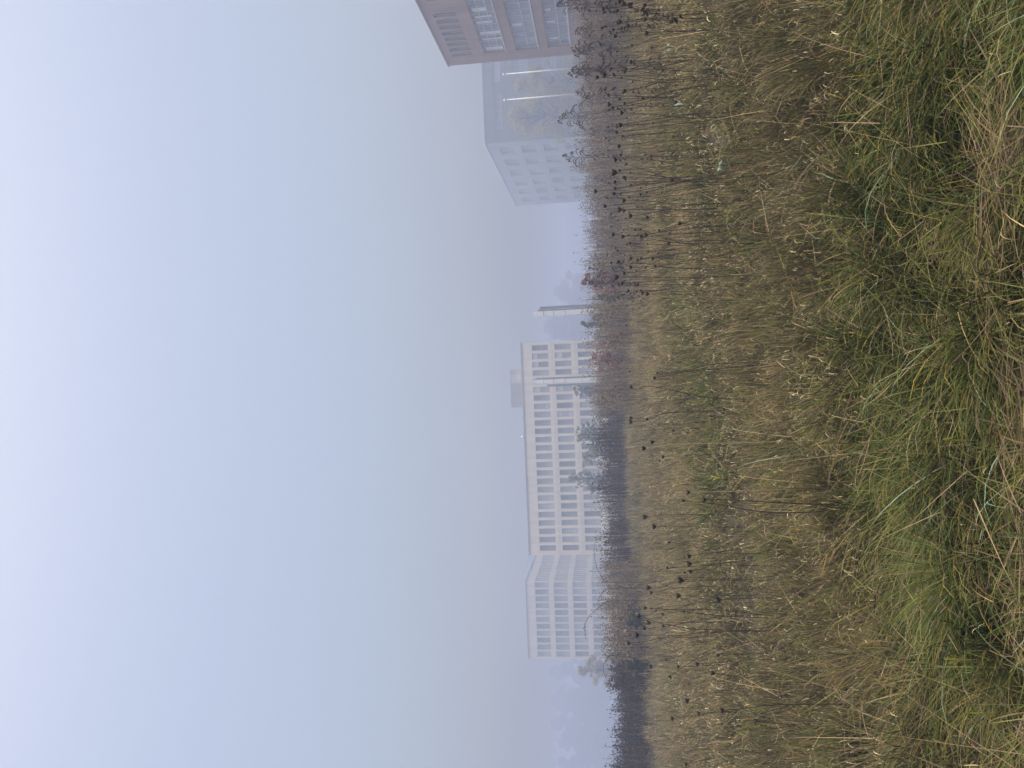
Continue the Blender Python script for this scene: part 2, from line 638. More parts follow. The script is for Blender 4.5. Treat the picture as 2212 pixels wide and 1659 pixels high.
def far_block():
    Y = 380.0
    c = at(1197, 1622, Y)
    root = thing('building', 'flat roofed grey block, barely visible in the fog beyond the far trees', 'building', (c.x - 40, Y, 0))
    mb = MB()
    ops = [(2 + 6 * i, 6 + 6 * i, c.z - 5 - 5 * r, c.z - 2.2 - 5 * r) for i in range(6) for r in range(4)]
    facade(mb, (0, 0, 0), (1, 0, 0), (0, -1, 0), 40, -.3, c.z, ops, .3)
    building_shell(mb, 0, 40, 0, 25, c.z, ('y0',))
    mb.build('wall', MT['far'], root)
    parapet(root, c.x - 40, c.x, Y, Y + 25, c.z, .3, MT['far'])
    k = Win(4, 2.8, MT['frame'], MT['dglass'], mx=(0,), t=.15)
    for a, b, z0, z1 in ops:
        k.place(root, (c.x - 40 + (a + b) / 2, Y + .2, (z0 + z1) / 2), 0)


cream_building()
white_building()
grey_building()
red_building()
far_block()


# ------------------------------------------------------------------ poles and columns
def flagpole(px, py, D, label):
    t = at(px, py, D)
    root = thing('flagpole', label, 'flagpole', (t.x, D, 0), group='white flagpoles')
    mb = MB()
    mb.tube([(0, 0, -.2), (0, 0, t.z * .5), (0, 0, t.z)], .085, .05, 10)
    mb.build('pole', MT['pole'], root, True)
    mb = MB()
    mb.lathe([(.04, 0), (.11, .05), (.13, .12), (.1, .2), (.03, .24)], 10, (0, 0, t.z))
    mb.build('finial', MT['pole'], root, True)


flagpole(1090.5, 160, 75, 'white flagpole next to the red building corner')
flagpole(1093, 215.5, 75, 'white flagpole farther from the red building, before the yellowish tree')


def twin_column(name, label, D, white, dark, dark2=None):
    (pxw, pyw, ww), (pxd, pyd, wd) = white, dark
    a = at(pxw, pyw, D)
    root = thing(name, label, 'column', (a.x, D, 0))
    k = D / FOC
    w_ = ww * k
    mb = MB()
    mb.box(-w_ / 2, w_ / 2, -.2, .2, -.2, a.z - .28)
    mb.box(-w_ / 2 + .03, w_ / 2 - .03, -.17, .17, a.z - .25, a.z)
    mb.build('pale_column', MT['pole'], root)
    mb = MB()
    for q in (.42, .62, .76, .88):
        z = a.z * q
        mb.box(-w_ / 2 - .015, w_ / 2 + .015, -.215, .215, z - .03, z + .03)
    mb.build('seam_band', MT['zinc'], root)
    b = at(pxd, pyd, D)
    mb = MB()
    dx = b.x - a.x
    w2 = wd * k
    mb.box(dx - w2 / 2, dx + w2 / 2, -.16, .16, -.2, b.z)
    mb.build('dark_column', MT['bluegrey'], root)
    mb = MB()
    for q in (.5, .82, .97):
        z = b.z * q
        x0, x1 = sorted((math.copysign(w_ / 2, dx), dx - math.copysign(w2 / 2, dx)))
        mb.box(x0, x1, -.04, .04, z - .04, z + .04)
    mb.build('bracket', MT['zinc'], root)
    mb = MB()
    s_ = math.copysign(1, dx)
    mb.box(s_ * w_ / 2 + (0 if s_ > 0 else -.14), s_ * w_ / 2 + (.14 if s_ > 0 else 0), -.15, .15, -.2, a.z - .4)
    mb.build('side_strip', MT['bluegrey'], root)
    if dark2:
        c = at(dark2[0], dark2[1], D)
        mb = MB()
        dx = c.x - a.x
        w3 = dark2[2] * k
        mb.box(dx - w3 / 2, dx + w3 / 2, -.14, .14, -.2, c.z)
        mb.build('slim_post', MT['bluegrey'], root)
        mb = MB()
        mb.box(dx + w3 / 2 + .003, dx + w3 / 2 + .1, -.1, .1, -.2, c.z - .1)
        mb.build('white_strip', MT['pole'], root)


twin_column('twin_column', 'pale banded column paired with a darker one, standing clear of the buildings', 70, (1153, 678.5, 10.0), (1166, 665.5, 5.0))
twin_column('twin_column', 'pale banded column with dark posts standing before the cream building', 82, (1152.5, 825, 8.6), (1158, 818.5, 3.6), (1182, 833, 5.2))


# ------------------------------------------------------------------ trees and shrubs
def leaf_cloud(n, blobs, size, cols, rnd):
    """n leaf quads scattered through ellipsoid blobs -> V,Q,tint"""
    wts = np.array([b[3] * b[4] * b[5] for b in blobs]) ** .75
    pick = rnd.choice(len(blobs), n, p=wts / wts.sum())
    B = np.array(blobs)[pick]
    d = rnd.normal(size=(n, 3))
    d /= np.linalg.norm(d, axis=1, keepdims=True)
    r = rnd.random(n) ** .55 * rnd.uniform(.75, 1.3, n)
    C = B[:, :3] + d * r[:, None] * B[:, 3:6]
    a = rnd.normal(size=(n, 3))
    a /= np.linalg.norm(a, axis=1, keepdims=True)
    b = np.cross(a, rnd.normal(size=(n, 3)))
    b /= np.linalg.norm(b, axis=1, keepdims=True)
    s = size * rnd.uniform(.5, 1.4, n)[:, None]
    V = np.stack([C - a * s, C + b * s * .45, C + a * s, C - b * s * .45], 1).reshape(-1, 3)
    Q = np.arange(4 * n).reshape(-1, 4)
    cols = np.array(cols)
    c = cols[rnd.integers(0, len(cols), n)] * rnd.uniform(.75, 1.25, (n, 1))
    return V, Q, np.repeat(c, 4, 0)


def tree(name, label, x, y, H, width, cols, n=5000, leaf=.25, group=None, cat='tree', low=.25, seed=0, trunk=None, m='leaf', blobs_n=14, bs=1.0):
    rr = np.random.default_rng(seed + 100)
    rd = random.Random(seed)
    root = thing(name, label, cat, (x, y, float(gz(x, y))), group=group)
    mb = MB()
    tr = trunk or H * .018 + .02
    mb.tube([(0, 0, -.2), (rd.uniform(-.02, .02) * H, 0, H * .4), (rd.uniform(-.03, .03) * H, 0, H * .85)], tr, tr * .25, 7)
    blobs = []
    for i in range(blobs_n):
        t = (i + rd.random()) / blobs_n
        z = H * (low + (1 - low) * t * .95)
        prof = math.sin(math.pi * min(1, .22 + .74 * t)) ** .7
        ang = rd.uniform(0, 6.28)
        rad = width * .5 * prof * rd.uniform(.2, 1.0)
        c = (rad * math.cos(ang), rad * math.sin(ang), z)
        br = width * rd.uniform(.07, .26) * (.6 + .4 * prof) * bs
        blobs.append((*c, br, br, br * rd.uniform(.6, .95)))
        mb.tube([(0, 0, z * .72), (c[0] * .5, c[1] * .5, z * .88), c], tr * .35, tr * .08, 4)
    mb.build('trunk', MT['bark'], root, True)
    V, Q, T = leaf_cloud(n, blobs, leaf, cols, rr)
    put('crown', np_mesh('crown', V, Q, MT[m], T), root)
    return root


def tree_at(name, label, pxtop, py, D, wpx, cols, **k):
    t = at(pxtop, py, D)
    tree(name, label, t.x, D, t.z, wpx * D / FOC, cols, **k)


YEL = [(.27, .25, .07), (.33, .28, .08), (.20, .21, .07), (.36, .29, .09)]
GRN = [(.055, .075, .03), (.07, .085, .035), (.045, .06, .028)]
SAGE = [(0.21, 0.2465, 0.165), (0.255, 0.2755, 0.18), (0.18, 0.2175, 0.15)]
DGR = [(.03, .045, .025), (.04, .055, .03), (.05, .05, .03)]
BRN = [(.075, .065, .045), (.06, .06, .04), (.09, .075, .05)]
REDC = [(.28, .155, .135), (.25, .14, .12), (.32, .20, .17), (.20, .15, .11)]
tree_at('broadleaf_tree', 'tall yellowing tree before the grey building, between the flagpole and the building corner', 1096, 258, 152, 128, YEL, n=17000, leaf=.22, low=.0, seed=1, blobs_n=90, bs=.7)
tree_at('broadleaf_tree', 'yellowing tree behind the two flagpoles, close to the red building', 1105, 182, 154, 96, YEL, n=13000, leaf=.22, low=.0, seed=2, blobs_n=80, bs=.7)
tree_at('broadleaf_tree', 'small yellow green tree at the end of the pale white building', 1246, 1448, 130, 66, YEL, n=5500, leaf=.19, low=.02, seed=3, blobs_n=60, bs=.7)
tree_at('broadleaf_tree', 'dim grey tree in the fog between the cream building and the twin columns', 1174, 706, 315, 80, BRN, n=14000, leaf=.6, low=.0, seed=4, blobs_n=70, bs=.8)
tree_at('broadleaf_tree', 'faint round tree in the fog beyond the red shrub and the twin columns', 1200, 630, 360, 90, BRN, n=14000, leaf=.6, low=.0, seed=5, blobs_n=70, bs=.8)
for i, (px, py, wpx, D, lb) in enumerate((
        (1182, 1448, 62, 340, 'dark hazy tree right behind the pale white building'),
        (1186, 1510, 92, 350, 'broad hazy tree, second from the pale white building'),
        (1188, 1556, 76, 345, 'hazy tree with a pointed top, third from the pale white building'),
        (1206, 1600, 72, 335, 'low hazy tree next to the far grey block'),
        (1205, 1650, 60, 330, 'hazy tree standing in front of the far grey block'))):
    tree_at('broadleaf_tree', lb, px, py, D, wpx, DGR, n=12000, leaf=.7, low=.0, seed=10 + i, group='trees fading into the fog', blobs_n=60, bs=.8)

# saplings and shrubs in front of the buildings
tree_at('sapling', 'bushy grey green sapling before the cream building, beside the dark posts', 1234, 840, 98, 58, SAGE, n=5200, leaf=.15, low=.02, seed=21, blobs_n=80, bs=.42)
tree_at('sapling', 'tall thin sapling with a loose crown before the middle of the cream building', 1222, 1035, 100, 70, SAGE, n=2300, leaf=.17, low=.05, seed=22, blobs_n=70, bs=.38)
tree_at('sapling', 'dark ragged shrub before the cream building, above the start of the dark weeds', 1240, 940, 80, 84, SAGE, n=2200, leaf=.13, low=.02, seed=23, blobs_n=90, bs=.34)
tree_at('sapling', 'low grey green shrub at the foot of the cream building, beside the tall thin sapling', 1255, 985, 88, 52, SAGE, n=1700, leaf=.14, low=.02, seed=24, blobs_n=60, bs=.4)
tree_at('shrub', 'dull green shrub in the weeds below the gap by the twin columns', 1252, 700, 64, 44, GRN, n=2000, leaf=.10, low=.1, seed=25, cat='shrub', blobs_n=34, bs=.7)
tree_at('shrub', 'reddish leaved shrub rising over the weeds, far from any building', 1256, 612, 30, 62, REDC, n=1500, leaf=.05, low=.35, trunk=.012, seed=26, cat='shrub', blobs_n=44, bs=.55)
tree_at('shrub', 'low reddish shrub in front of the near end of the cream building', 1268, 782, 31, 80, REDC, n=1500, leaf=.045, low=.4, trunk=.012, seed=27, cat='shrub', blobs_n=44, bs=.55)
tree_at('shrub', 'small dark green bush in the dark weeds, before the pale white building', 1349, 1342, 28, 36, DGR, n=2600, leaf=.05, low=.05, seed=28, cat='shrub', blobs_n=34, bs=.7)
tree_at('shrub', 'leafy green bush on the near edge of the dark weeds, before the yellow green tree', 1346, 1438, 27, 48, GRN, n=3200, leaf=.05, low=.05, seed=29, cat='shrub', blobs_n=34, bs=.7)


# ------------------------------------------------------------------ grass and weeds (stuff)
def blades(base, az, lean, curve, curl, L, wid, c0, c1, K=4, psi=None, tilt=0.0):
    N = len(base)
    t = np.linspace(0, 1, K + 1)
    P = np.zeros((N, K + 1, 3))
    P[:, 0] = base
    ph = lean.copy()
    for k in range(1, K + 1):
        tm = (t[k] + t[k - 1]) / 2
        ph = lean + curve * tm + curl * tm ** 4
        st = (L / K)[:, None] * np.stack([np.sin(ph) * np.cos(az), np.sin(ph) * np.sin(az), np.cos(ph)], 1)
        P[:, k] = P[:, k - 1] + st
    floor = gz(P[..., 0], P[..., 1]) + .012
    P[..., 2] = np.maximum(P[..., 2], floor)
    P[:, 0, 2] = base[:, 2]
    psi = rng.uniform(-1.2, 1.2, N) if psi is None else psi
    wd = np.stack([-np.sin(az) * np.cos(psi), np.cos(az) * np.cos(psi), np.sin(psi)], 1)
    prof = np.array([.8] + [1 - .92 * (q ** 1.8) for q in t[1:]])
    off = wd[:, None, :] * (wid[:, None] * prof[None])[..., None] * .5
    V = np.stack([P - off, P + off], 2).reshape(-1, 3)
    i0 = (np.arange(N) * (K + 1) * 2)[:, None] + (np.arange(K) * 2)[None]
    Q = np.stack([i0, i0 + 1, i0 + 3, i0 + 2], -1).reshape(-1, 4)
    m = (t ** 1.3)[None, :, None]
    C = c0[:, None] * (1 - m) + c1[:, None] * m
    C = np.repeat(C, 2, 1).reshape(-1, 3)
    return V, Q, C


def scatter(r0, r1, dens, half=R(33)):
    n = int(dens * half * (r1 ** 2 - r0 ** 2))
    r = np.sqrt(rng.uniform(r0 ** 2, r1 ** 2, n))
    a = rng.uniform(-half, half, n)
    return r * np.sin(a), r * np.cos(a)


def pal(cols, n, v=.36):
    cols = np.array(cols)
    c = cols[rng.integers(0, len(cols), n)]
    return c * rng.uniform(1 - v, 1 + v, (n, 1))


STRAW = [(0.4223, 0.322, 0.1839), (0.3574, 0.2683, 0.1455), (0.2924, 0.2147, 0.115), (0.2274, 0.1686, 0.0919), (0.3899, 0.3143, 0.1994), (0.2518, 0.1993, 0.0919)]
BROWN = [(0.1601, 0.1133, 0.0746), (0.1238, 0.092, 0.0596), (0.1892, 0.1345, 0.0895), (0.1455, 0.1133, 0.0672)]
OLIVE = [(0.1103, 0.1199, 0.036), (0.138, 0.1424, 0.0449), (0.0897, 0.1051, 0.0299), (0.1519, 0.15, 0.0539)]
GREEN = [(0.0476, 0.0662, 0.0113), (0.066, 0.0858, 0.0175), (0.0366, 0.0529, 0.01), (0.0879, 0.0992, 0.0251), (0.0587, 0.0793, 0.0281)]
OCHRE = [(0.288, 0.2, 0.048), (0.224, 0.152, 0.0384), (0.336, 0.256, 0.064)]
PALEG = [(0.27, 0.36, 0.243), (0.216, 0.306, 0.198)]
LIME = [(0.0806, 0.1179, 0.0278), (0.1007, 0.1311, 0.0382), (0.0672, 0.1048, 0.0312), (0.1141, 0.1442, 0.0556)]

# greener patches seen in the field: (px, py, radius across, radius deep, weight)
PATCH = [(1500, 760, .9, 1.3, 1.2), (1530, 880, .9, 1.2, 1.2), (1545, 1005, 1.0, 1.2, 1.4), (1500, 700, .6, .8, .8), (1545, 290, .5, .5, .8),
         (1570, 395, .6, .4, .5), (1560, 1130, .4, .4, .5), (1545, 1290, .5, .4, .5), (1850, 340, .5, .6, .9), (1900, 180, .4, .5, .5),
         (1850, 540, .6, .5, .8), (1800, 480, .4, .4, .5), (1930, 850, .6, .4, .7), (1990, 1010, .5, .4, .6), (1900, 1200, .6, .5, .7),
         (2050, 1330, .5, .3, .8), (2080, 1500, .5, .3, .8), (2080, 900, .4, .25, .9), (2090, 1140, .5, .25, 1.0), (1690, 900, .4, .4, .3),
         (1740, 1590, .6, .6, .5), (1620, 1620, .5, .5, .4), (1440, 330, 1.2, 1.5, .35), (1450, 1200, 1.3, 1.5, .3), (1430, 560, 1.2, 1.5, .3)]
PATCH = [(on(p[0], p[1], .3) + Vector((0, 2.0 if 1490 < p[0] < 1575 else 0, 0)), *p[2:]) for p in PATCH]


def greenness(x, y):
    g = np.zeros_like(x)
    for c, rx, ry, wgt in PATCH:
        g = np.maximum(g, wgt * np.exp(-(((x - c.x) / rx) ** 2 + ((y - c.y) / ry) ** 2) * .9))
    d = np.hypot(x, y)
    g = g + .34 * np.clip((5.2 - d) / 1.2, 0, 1)
    g = g + .5 * np.clip((2.88 - y) / .15, 0, 1)
    g = g + (vnoise(x, y, .9, 7) - .5) * .55 + (vnoise(x, y, 3.0, 8) - .5) * .35
    return np.clip(g, 0, 1)


def merge(name, lst, m, label, cat):
    off, VV, QQ, CC = 0, [], [], []
    for V, Q, C in lst:
        VV.append(V)
        QQ.append(Q + off)
        CC.append(C)
        off += len(V)
    o = put(name, np_mesh(name, np.concatenate(VV), np.concatenate(QQ), MT[m], np.concatenate(CC)))
    tag(o, label, cat, kind='stuff')


def strip(x, y):
    """1 on the flattened brown strip near the camera"""
    return np.exp(-((y - 2.95 - .06 * np.sin(x * 2.1) - .04 * np.sin(x * 5.3)) / .07) ** 2)


def furrow(x, y):
    """1 in the ragged hollows of short dead grass, browned further to paint in shade, that cross the field"""
    c = 9.1 - .12 * x + .5 * np.sin(x * .9 + 1)
    a = np.exp(-((y - c) / 1.25) ** 4) * np.where((x > -3.0) & (x < .4), .35 + .9 * vnoise(x, y, .9, 61), .15 + .6 * vnoise(x, y, 1.2, 63))
    b = np.exp(-((y - 4.7 - .25 * np.sin(x * 1.7)) / .5) ** 2) * np.clip((vnoise(x, y, .8, 62) - .25) * 2.0, 0, .9) * np.where(x > .2, 1, .5)
    return np.clip(a + b, 0, 1)


def clumps(r0, r1, per, nb, spread):
    """tussock centres and the blades that belong to them"""
    cx, cy = scatter(r0, r1, per)
    m = len(cx)
    k = np.maximum(3, nb * rng.lognormal(0, .45, m) * (1 - .55 * furrow(cx, cy))).astype(int)
    ci = np.repeat(np.arange(m), k)
    n = len(ci)
    rad = np.abs(rng.normal(0, spread, n)) * rng.uniform(.6, 1.5, m)[ci]
    ang = rng.uniform(0, 2 * np.pi, n)
    return cx, cy, ci, cx[ci] + rad * np.cos(ang), cy[ci] + rad * np.sin(ang), ang, rad / spread


def make_grass():
    parts = {'dry_grass': [], 'green_grass': [], 'fallen_straw': []}
    # (r0, r1, tussocks per m2, blades each, spread, width scale, length scale, segments)
    rings = [(1.8, 4.2, 26, 118, .066, 1.12, 1.05, 6), (4.2, 7.0, 30, 66, .070, 1.65, .86, 5), (7.0, 11, 24, 62, .085, 2.1, .86, 5),
             (11, 18, 15, 46, .11, 2.8, .95, 4), (18, 32, 7, 36, .15, 4.0, 1.15, 3), (32, 66, 2.5, 24, .3, 8.0, 1.2, 3)]
    for r0, r1, per, nb, spread, ws, ls, K in rings:
        cx, cy, ci, x, y, ang, rr = clumps(r0, r1, per, nb, spread)
        m_ = len(cx)
        g = greenness(cx, cy)
        cg = rng.random(m_) < g * .86                           # green tussocks
        ch = rng.lognormal(-.05, .22, m_) * (.72 + .5 * vnoise(cx, cy, 1.7, 12)) * (1 - .5 * strip(cx, cy))
        cd = np.hypot(cx, cy)
        ch = ch * (1 - .72 * furrow(cx, cy))
        ch = ch * (1 - .55 * np.clip((2.9 - cy) / .2, 0, 1))
        cfl = np.pi + rng.normal(0, .55, m_) + (vnoise(cx, cy, 1.5, 41) - .5) * 2.4      # the way the tussock has fallen over
        cl = np.clip(rng.normal(.10, .10, m_), 0, .4) + np.clip((5.6 - cd) / 2, 0, 1) * rng.uniform(.15, .75, m_)
        cb = vnoise(cx, cy, 1.3, 31) + rng.normal(0, .2, m_)     # brownness
        d = np.hypot(x, y)
        fore = np.clip((5.6 - d) / 2, 0, 1)
        fan = (.55 + .45 * fore)
        base = np.stack([x, y, gz(x, y) - .01], 1)
        isg = cg[ci] ^ (rng.random(len(x)) < .13)
        # direction: fan out of the tussock plus the common fall
        vx = np.cos(ang) * fan * (.10 + .17 * rr) + np.cos(cfl[ci]) * cl[ci] + rng.normal(0, .06, len(x)) * (1 + 1.9 * fore)
        vy = np.sin(ang) * fan * (.10 + .17 * rr) + np.sin(cfl[ci]) * cl[ci] + rng.normal(0, .07, len(x)) * (1 + .8 * fore)
        az0, lean0 = np.arctan2(vy, vx), np.hypot(vx, vy)
        # --- dry upright grass
        s = ~isg
        m = s.sum()
        L = rng.uniform(.26, .52, m) * ch[ci][s] * ls
        curve = rng.normal(.14, .22, m) + fore[s] * .55
        curl = np.where(rng.random(m) < .2, rng.uniform(.8, 3.0, m), rng.uniform(-.2, .5, m))
        wid = rng.uniform(.0022, .0058, m) * ws
        br = cb[ci][s] + rng.normal(0, .16, m) - .35 * furrow(x[s], y[s]) - .16 * fore[s] + .08 * np.clip((d[s] - 5.2) / 2, 0, 1) + .34 * np.clip((d[s] - 8.5) / 4, 0, 1)  # hollows turn browner: their shade is put into the blade colour
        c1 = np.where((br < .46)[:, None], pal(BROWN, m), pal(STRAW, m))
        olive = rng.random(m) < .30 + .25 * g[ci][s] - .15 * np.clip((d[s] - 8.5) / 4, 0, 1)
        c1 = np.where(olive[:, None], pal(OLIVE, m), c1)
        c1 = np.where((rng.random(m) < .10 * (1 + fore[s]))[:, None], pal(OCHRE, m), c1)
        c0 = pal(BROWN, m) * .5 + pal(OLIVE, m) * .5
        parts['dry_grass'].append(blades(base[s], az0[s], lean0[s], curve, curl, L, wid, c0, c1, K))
        # --- green blades
        m = isg.sum()
        f = fore[isg]
        L = rng.uniform(.28, .52, m) * (.4 + .6 * ch[ci][isg]) * (1 + .2 * f) * ls
        curve = rng.uniform(.1, .9, m) + f * .35
        curl = rng.uniform(0, .8, m)
        wid = rng.uniform(.003, .0072, m) * ws
        lim = vnoise(x[isg], y[isg], .7, 51) + rng.normal(0, .15, m) + f * .10
        c0 = np.where((lim + .2 * (base[isg][:, 1] < 3.1) > .92)[:, None], pal(LIME, m), pal(GREEN, m))
        dryt = rng.random(m)[:, None]
        c1 = np.where(dryt < .10, pal(STRAW, m) * .8, np.where(dryt < .36, pal(OLIVE, m), c0 * 1.15))
        c1 = np.where((dryt > .93), pal(OCHRE, m), c1)
        pg = rng.random(m)[:, None] < .012 * (1 + 2 * (base[isg][:, 1:2] < 3.1))
        c0, c1 = np.where(pg, pal(PALEG, m), c0), np.where(pg, pal(PALEG, m), c1)
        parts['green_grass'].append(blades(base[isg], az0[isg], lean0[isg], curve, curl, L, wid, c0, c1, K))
    # --- pale withered curled leaves at the top of the canopy
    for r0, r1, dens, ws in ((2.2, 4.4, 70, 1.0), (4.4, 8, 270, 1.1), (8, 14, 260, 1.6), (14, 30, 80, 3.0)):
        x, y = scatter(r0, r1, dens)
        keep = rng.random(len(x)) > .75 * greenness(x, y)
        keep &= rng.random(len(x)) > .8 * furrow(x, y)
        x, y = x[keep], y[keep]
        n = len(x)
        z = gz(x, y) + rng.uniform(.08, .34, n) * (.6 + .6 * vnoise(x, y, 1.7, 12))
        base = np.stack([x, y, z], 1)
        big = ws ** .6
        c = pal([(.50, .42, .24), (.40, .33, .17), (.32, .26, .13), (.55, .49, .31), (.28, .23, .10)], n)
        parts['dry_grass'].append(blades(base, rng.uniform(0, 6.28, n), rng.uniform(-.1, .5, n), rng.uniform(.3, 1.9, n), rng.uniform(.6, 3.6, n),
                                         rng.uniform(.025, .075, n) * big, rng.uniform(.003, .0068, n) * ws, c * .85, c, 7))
    # --- thatch of fallen straw lying over the near grass
    for r0, r1, dens, ws in ((1.9, 5.0, 190, 1.0), (5, 11, 80, 1.3), (11, 24, 24, 2.4)):
        x, y = scatter(r0, r1, dens)
        n = len(x)
        z = gz(x, y) + rng.uniform(.02, .28, n) * (1 - .7 * strip(x, y))
        base = np.stack([x, y, z], 1)
        az = rng.uniform(0, 6.28, n)
        L = rng.uniform(.12, .38, n)
        c = pal(STRAW[1:4] + BROWN + BROWN + OLIVE, n)
        parts['fallen_straw'].append(blades(base, az, rng.uniform(.9, 1.75, n), rng.normal(.1, .35, n), rng.uniform(0, .5, n), L,
                                            rng.uniform(.002, .005, n) * ws, c, c * 1.05, 4))
    # flattened brown strip along the path edge
    n = 2800
    x = rng.uniform(-1.8, 1.9, n)
    y = 2.95 + rng.normal(0, .05, n) + .06 * np.sin(x * 2.1) + .04 * np.sin(x * 5.3)
    keep = rng.random(n) < .08 + .55 * (vnoise(x, y, .8, 91) > .5) + .6 * np.exp(-((x - .1) / .45) ** 2)
    x, y = x[keep], y[keep]
    n = len(x)
    base = np.stack([x, y, gz(x, y) + rng.uniform(.04, .20, n)], 1)
    c = pal(BROWN + OLIVE[:2] + [(.18, .125, .065), (.22, .165, .085)], n)
    az = np.where(rng.random(n) < .7, rng.normal(0, .45, n) + np.where(rng.random(n) < .5, 0, np.pi), rng.uniform(0, 6.28, n))
    parts['fallen_straw'].append(blades(base, az, rng.uniform(1.2, 1.7, n), rng.normal(0, .2, n), rng.uniform(0, .4, n), rng.uniform(.12, .3, n),
                                        rng.uniform(.0025, .005, n), c, c, 4))
    # long bare stalks leaning and crossing
    for r0, r1, dens, ws in ((2.2, 5, 7, .9), (5, 12, 6, 1.1), (12, 26, 1.5, 2.0)):
        x, y = scatter(r0, r1, dens)
        n = len(x)
        base = np.stack([x, y, gz(x, y)], 1)
        dark = rng.random(n) < .4
        c = np.where(dark[:, None], pal([(.09, .06, .04), (.12, .085, .05)], n), pal(STRAW[:3], n))
        parts['fallen_straw'].append(blades(base, rng.uniform(0, 6.28, n), rng.uniform(.1, 1.15, n), rng.normal(.12, .2, n), rng.uniform(0, .3, n),
                                            rng.uniform(.45, .95, n), rng.uniform(.0028, .0045, n) * ws, c, c, 6, psi=rng.uniform(-.5, .5, n)))
    lab = {'dry_grass': 'pale dry meadow grass with curled tips covering the field', 'green_grass': 'green grass blades growing through the dry meadow',
           'fallen_straw': 'fallen straw and long bare stalks lying across the meadow'}
    for k, lst in parts.items():
        merge(k, lst, 'blade', lab[k], 'grass')


make_grass()


def weed_stalks(x, y, H, cols, wid, nseed, seedsize, spread, bunch=False):
    """dead upright weeds: two thin stem blades plus seed clusters along the upper part"""
    n = len(x)
    base = np.stack([x, y, gz(x, y) - .02], 1)
    c = pal(cols, n)
    if bunch:                                          # whole plants differ: some nearly black, some brown
        c = c * (.45 + 1.9 * vnoise(x, y * .4, .55, 81) ** 1.5)[:, None]
    out = []
    az = rng.uniform(0, 6.28, n)
    lean = np.abs(rng.normal(0, .09, n))
    for q in range(2):
        out.append(blades(base, az, lean, np.zeros(n), np.zeros(n), H, wid, c, c, 3, psi=np.full(n, 0.0 if q == 0 else 1.4)))
    k = nseed
    t = rng.uniform(.35, 1.0, (n, k))
    P = base[:, None] + (H[:, None] * t)[..., None] * np.stack([np.sin(lean) * np.cos(az), np.sin(lean) * np.sin(az), np.cos(lean)], 1)[:, None]
    sp = spread * (1.15 - t)[..., None] + .02
    P = P + rng.normal(size=(n, k, 3)) * sp * np.array([1, 1, .8])
    P = P.reshape(-1, 3)
    a = rng.normal(size=P.shape) * np.array([.8, .8, 1.3])
    a /= np.linalg.norm(a, axis=1, keepdims=True)
    b = np.cross(a, rng.normal(size=P.shape))
    b /= np.linalg.norm(b, axis=1, keepdims=True)
    s = (seedsize * rng.uniform(.5, 1.5, len(P)))[:, None]
    V = np.stack([P - a * s, P + b * s * .5, P + a * s, P - b * s * .5], 1).reshape(-1, 3)
    Q = np.arange(len(V)).reshape(-1, 4)
    out.append((V, Q, np.repeat(np.repeat(c * rng.uniform(.8, 1.2, (n, 1)), k, 0), 4, 0)))
    return out


DARKW = [(0.0256, 0.0153, 0.0104), (0.0321, 0.0198, 0.0127), (0.0214, 0.0134, 0.0092), (0.0463, 0.0287, 0.0173)]
MAUVE = [(.175, .135, .085), (.15, .115, .075), (.21, .165, .10), (.12, .095, .065), (.25, .20, .12)]
DULL = [(.14, .11, .085), (.17, .135, .10), (.10, .08, .065)]


def weeds():
    def band(py0, py1, D0, D1, n, H, jit):
        """stalks between two image columns, at a depth running D0 -> D1"""
        t = rng.random(n)
        py = py0 + (py1 - py0) * t
        D = D0 + (D1 - D0) * t + rng.uniform(0, jit, n)
        D = D + (vnoise(py, D * 0, 28.0, 71) - .5) * 7 + (vnoise(py, D * 0, 9.0, 72) - .5) * 3
        x = np.array([ray(1310, p).x for p in py]) * D
        h = H * np.clip(rng.normal(1, .16, n), .45, 1.35) * (.8 + .4 * vnoise(x, D, 1.6, 77))
        return x, D, h
    L = []
    for a in ((860, 1235, 45, 41, 1500, 1.82, 6), (1415, 1760, 31, 30.5, 2000, 1.43, 5), (1300, 1420, 31, 29, 150, 1.5, 4)):
        x, y, h = band(*a)
        gap = rng.random(len(x)) < .42 + 1.1 * vnoise(x, y * .3, .45, 83)
        x, y, h = x[gap], y[gap], h[gap] * (.72 + .5 * vnoise(x[gap], y[gap] * .3, .6, 84))
        L += weed_stalks(x, y, h, DARKW, rng.uniform(.015, .05, len(x)), 13, .042, .12, True)
        k = rng.random(len(x)) < .18                   # shorter stragglers along the near edge
        L += weed_stalks(x[k], y[k] - rng.exponential(1.3, k.sum()), h[k] * rng.uniform(.35, .8, k.sum()), DARKW + DULL[:1], np.full(k.sum(), .02), 9, .035, .11)
        k = rng.random(len(x)) < .16
        L += weed_stalks(x[k], y[k] - .1, h[k] * .85, STRAW[2:4], np.full(k.sum(), .022), 2, .03, .05)
    merge('dark_weed_thicket', L, 'weed', 'dense dark brown dead weeds standing in a long band behind the dry grass', 'weeds')
    L = []
    for a in ((-160, 880, 30, 32, 3600, 1.88, 20), (1215, 1425, 35, 28, 900, 1.62, 6), (820, 900, 44, 45, 500, 1.85, 4)):
        x, y, h = band(*a)
        L += weed_stalks(x, y, h, MAUVE, np.full(len(x), .030), 20, .034, .13)
    x, y, h = band(-160, 900, 26, 28, 1500, 1.25, 16)
    L += weed_stalks(x, y, h, MAUVE + DULL, np.full(len(x), .022), 10, .028, .10)
    x, y, h = band(-100, 190, 20, 25, 700, 1.62, 12)
    L += weed_stalks(x, y, h, DULL, np.full(len(x), .012), 26, .02, .13)
    merge('mauve_weeds', L, 'weed', 'mauve brown dead weeds merging with the grass along the top of the field', 'weeds')


weeds()


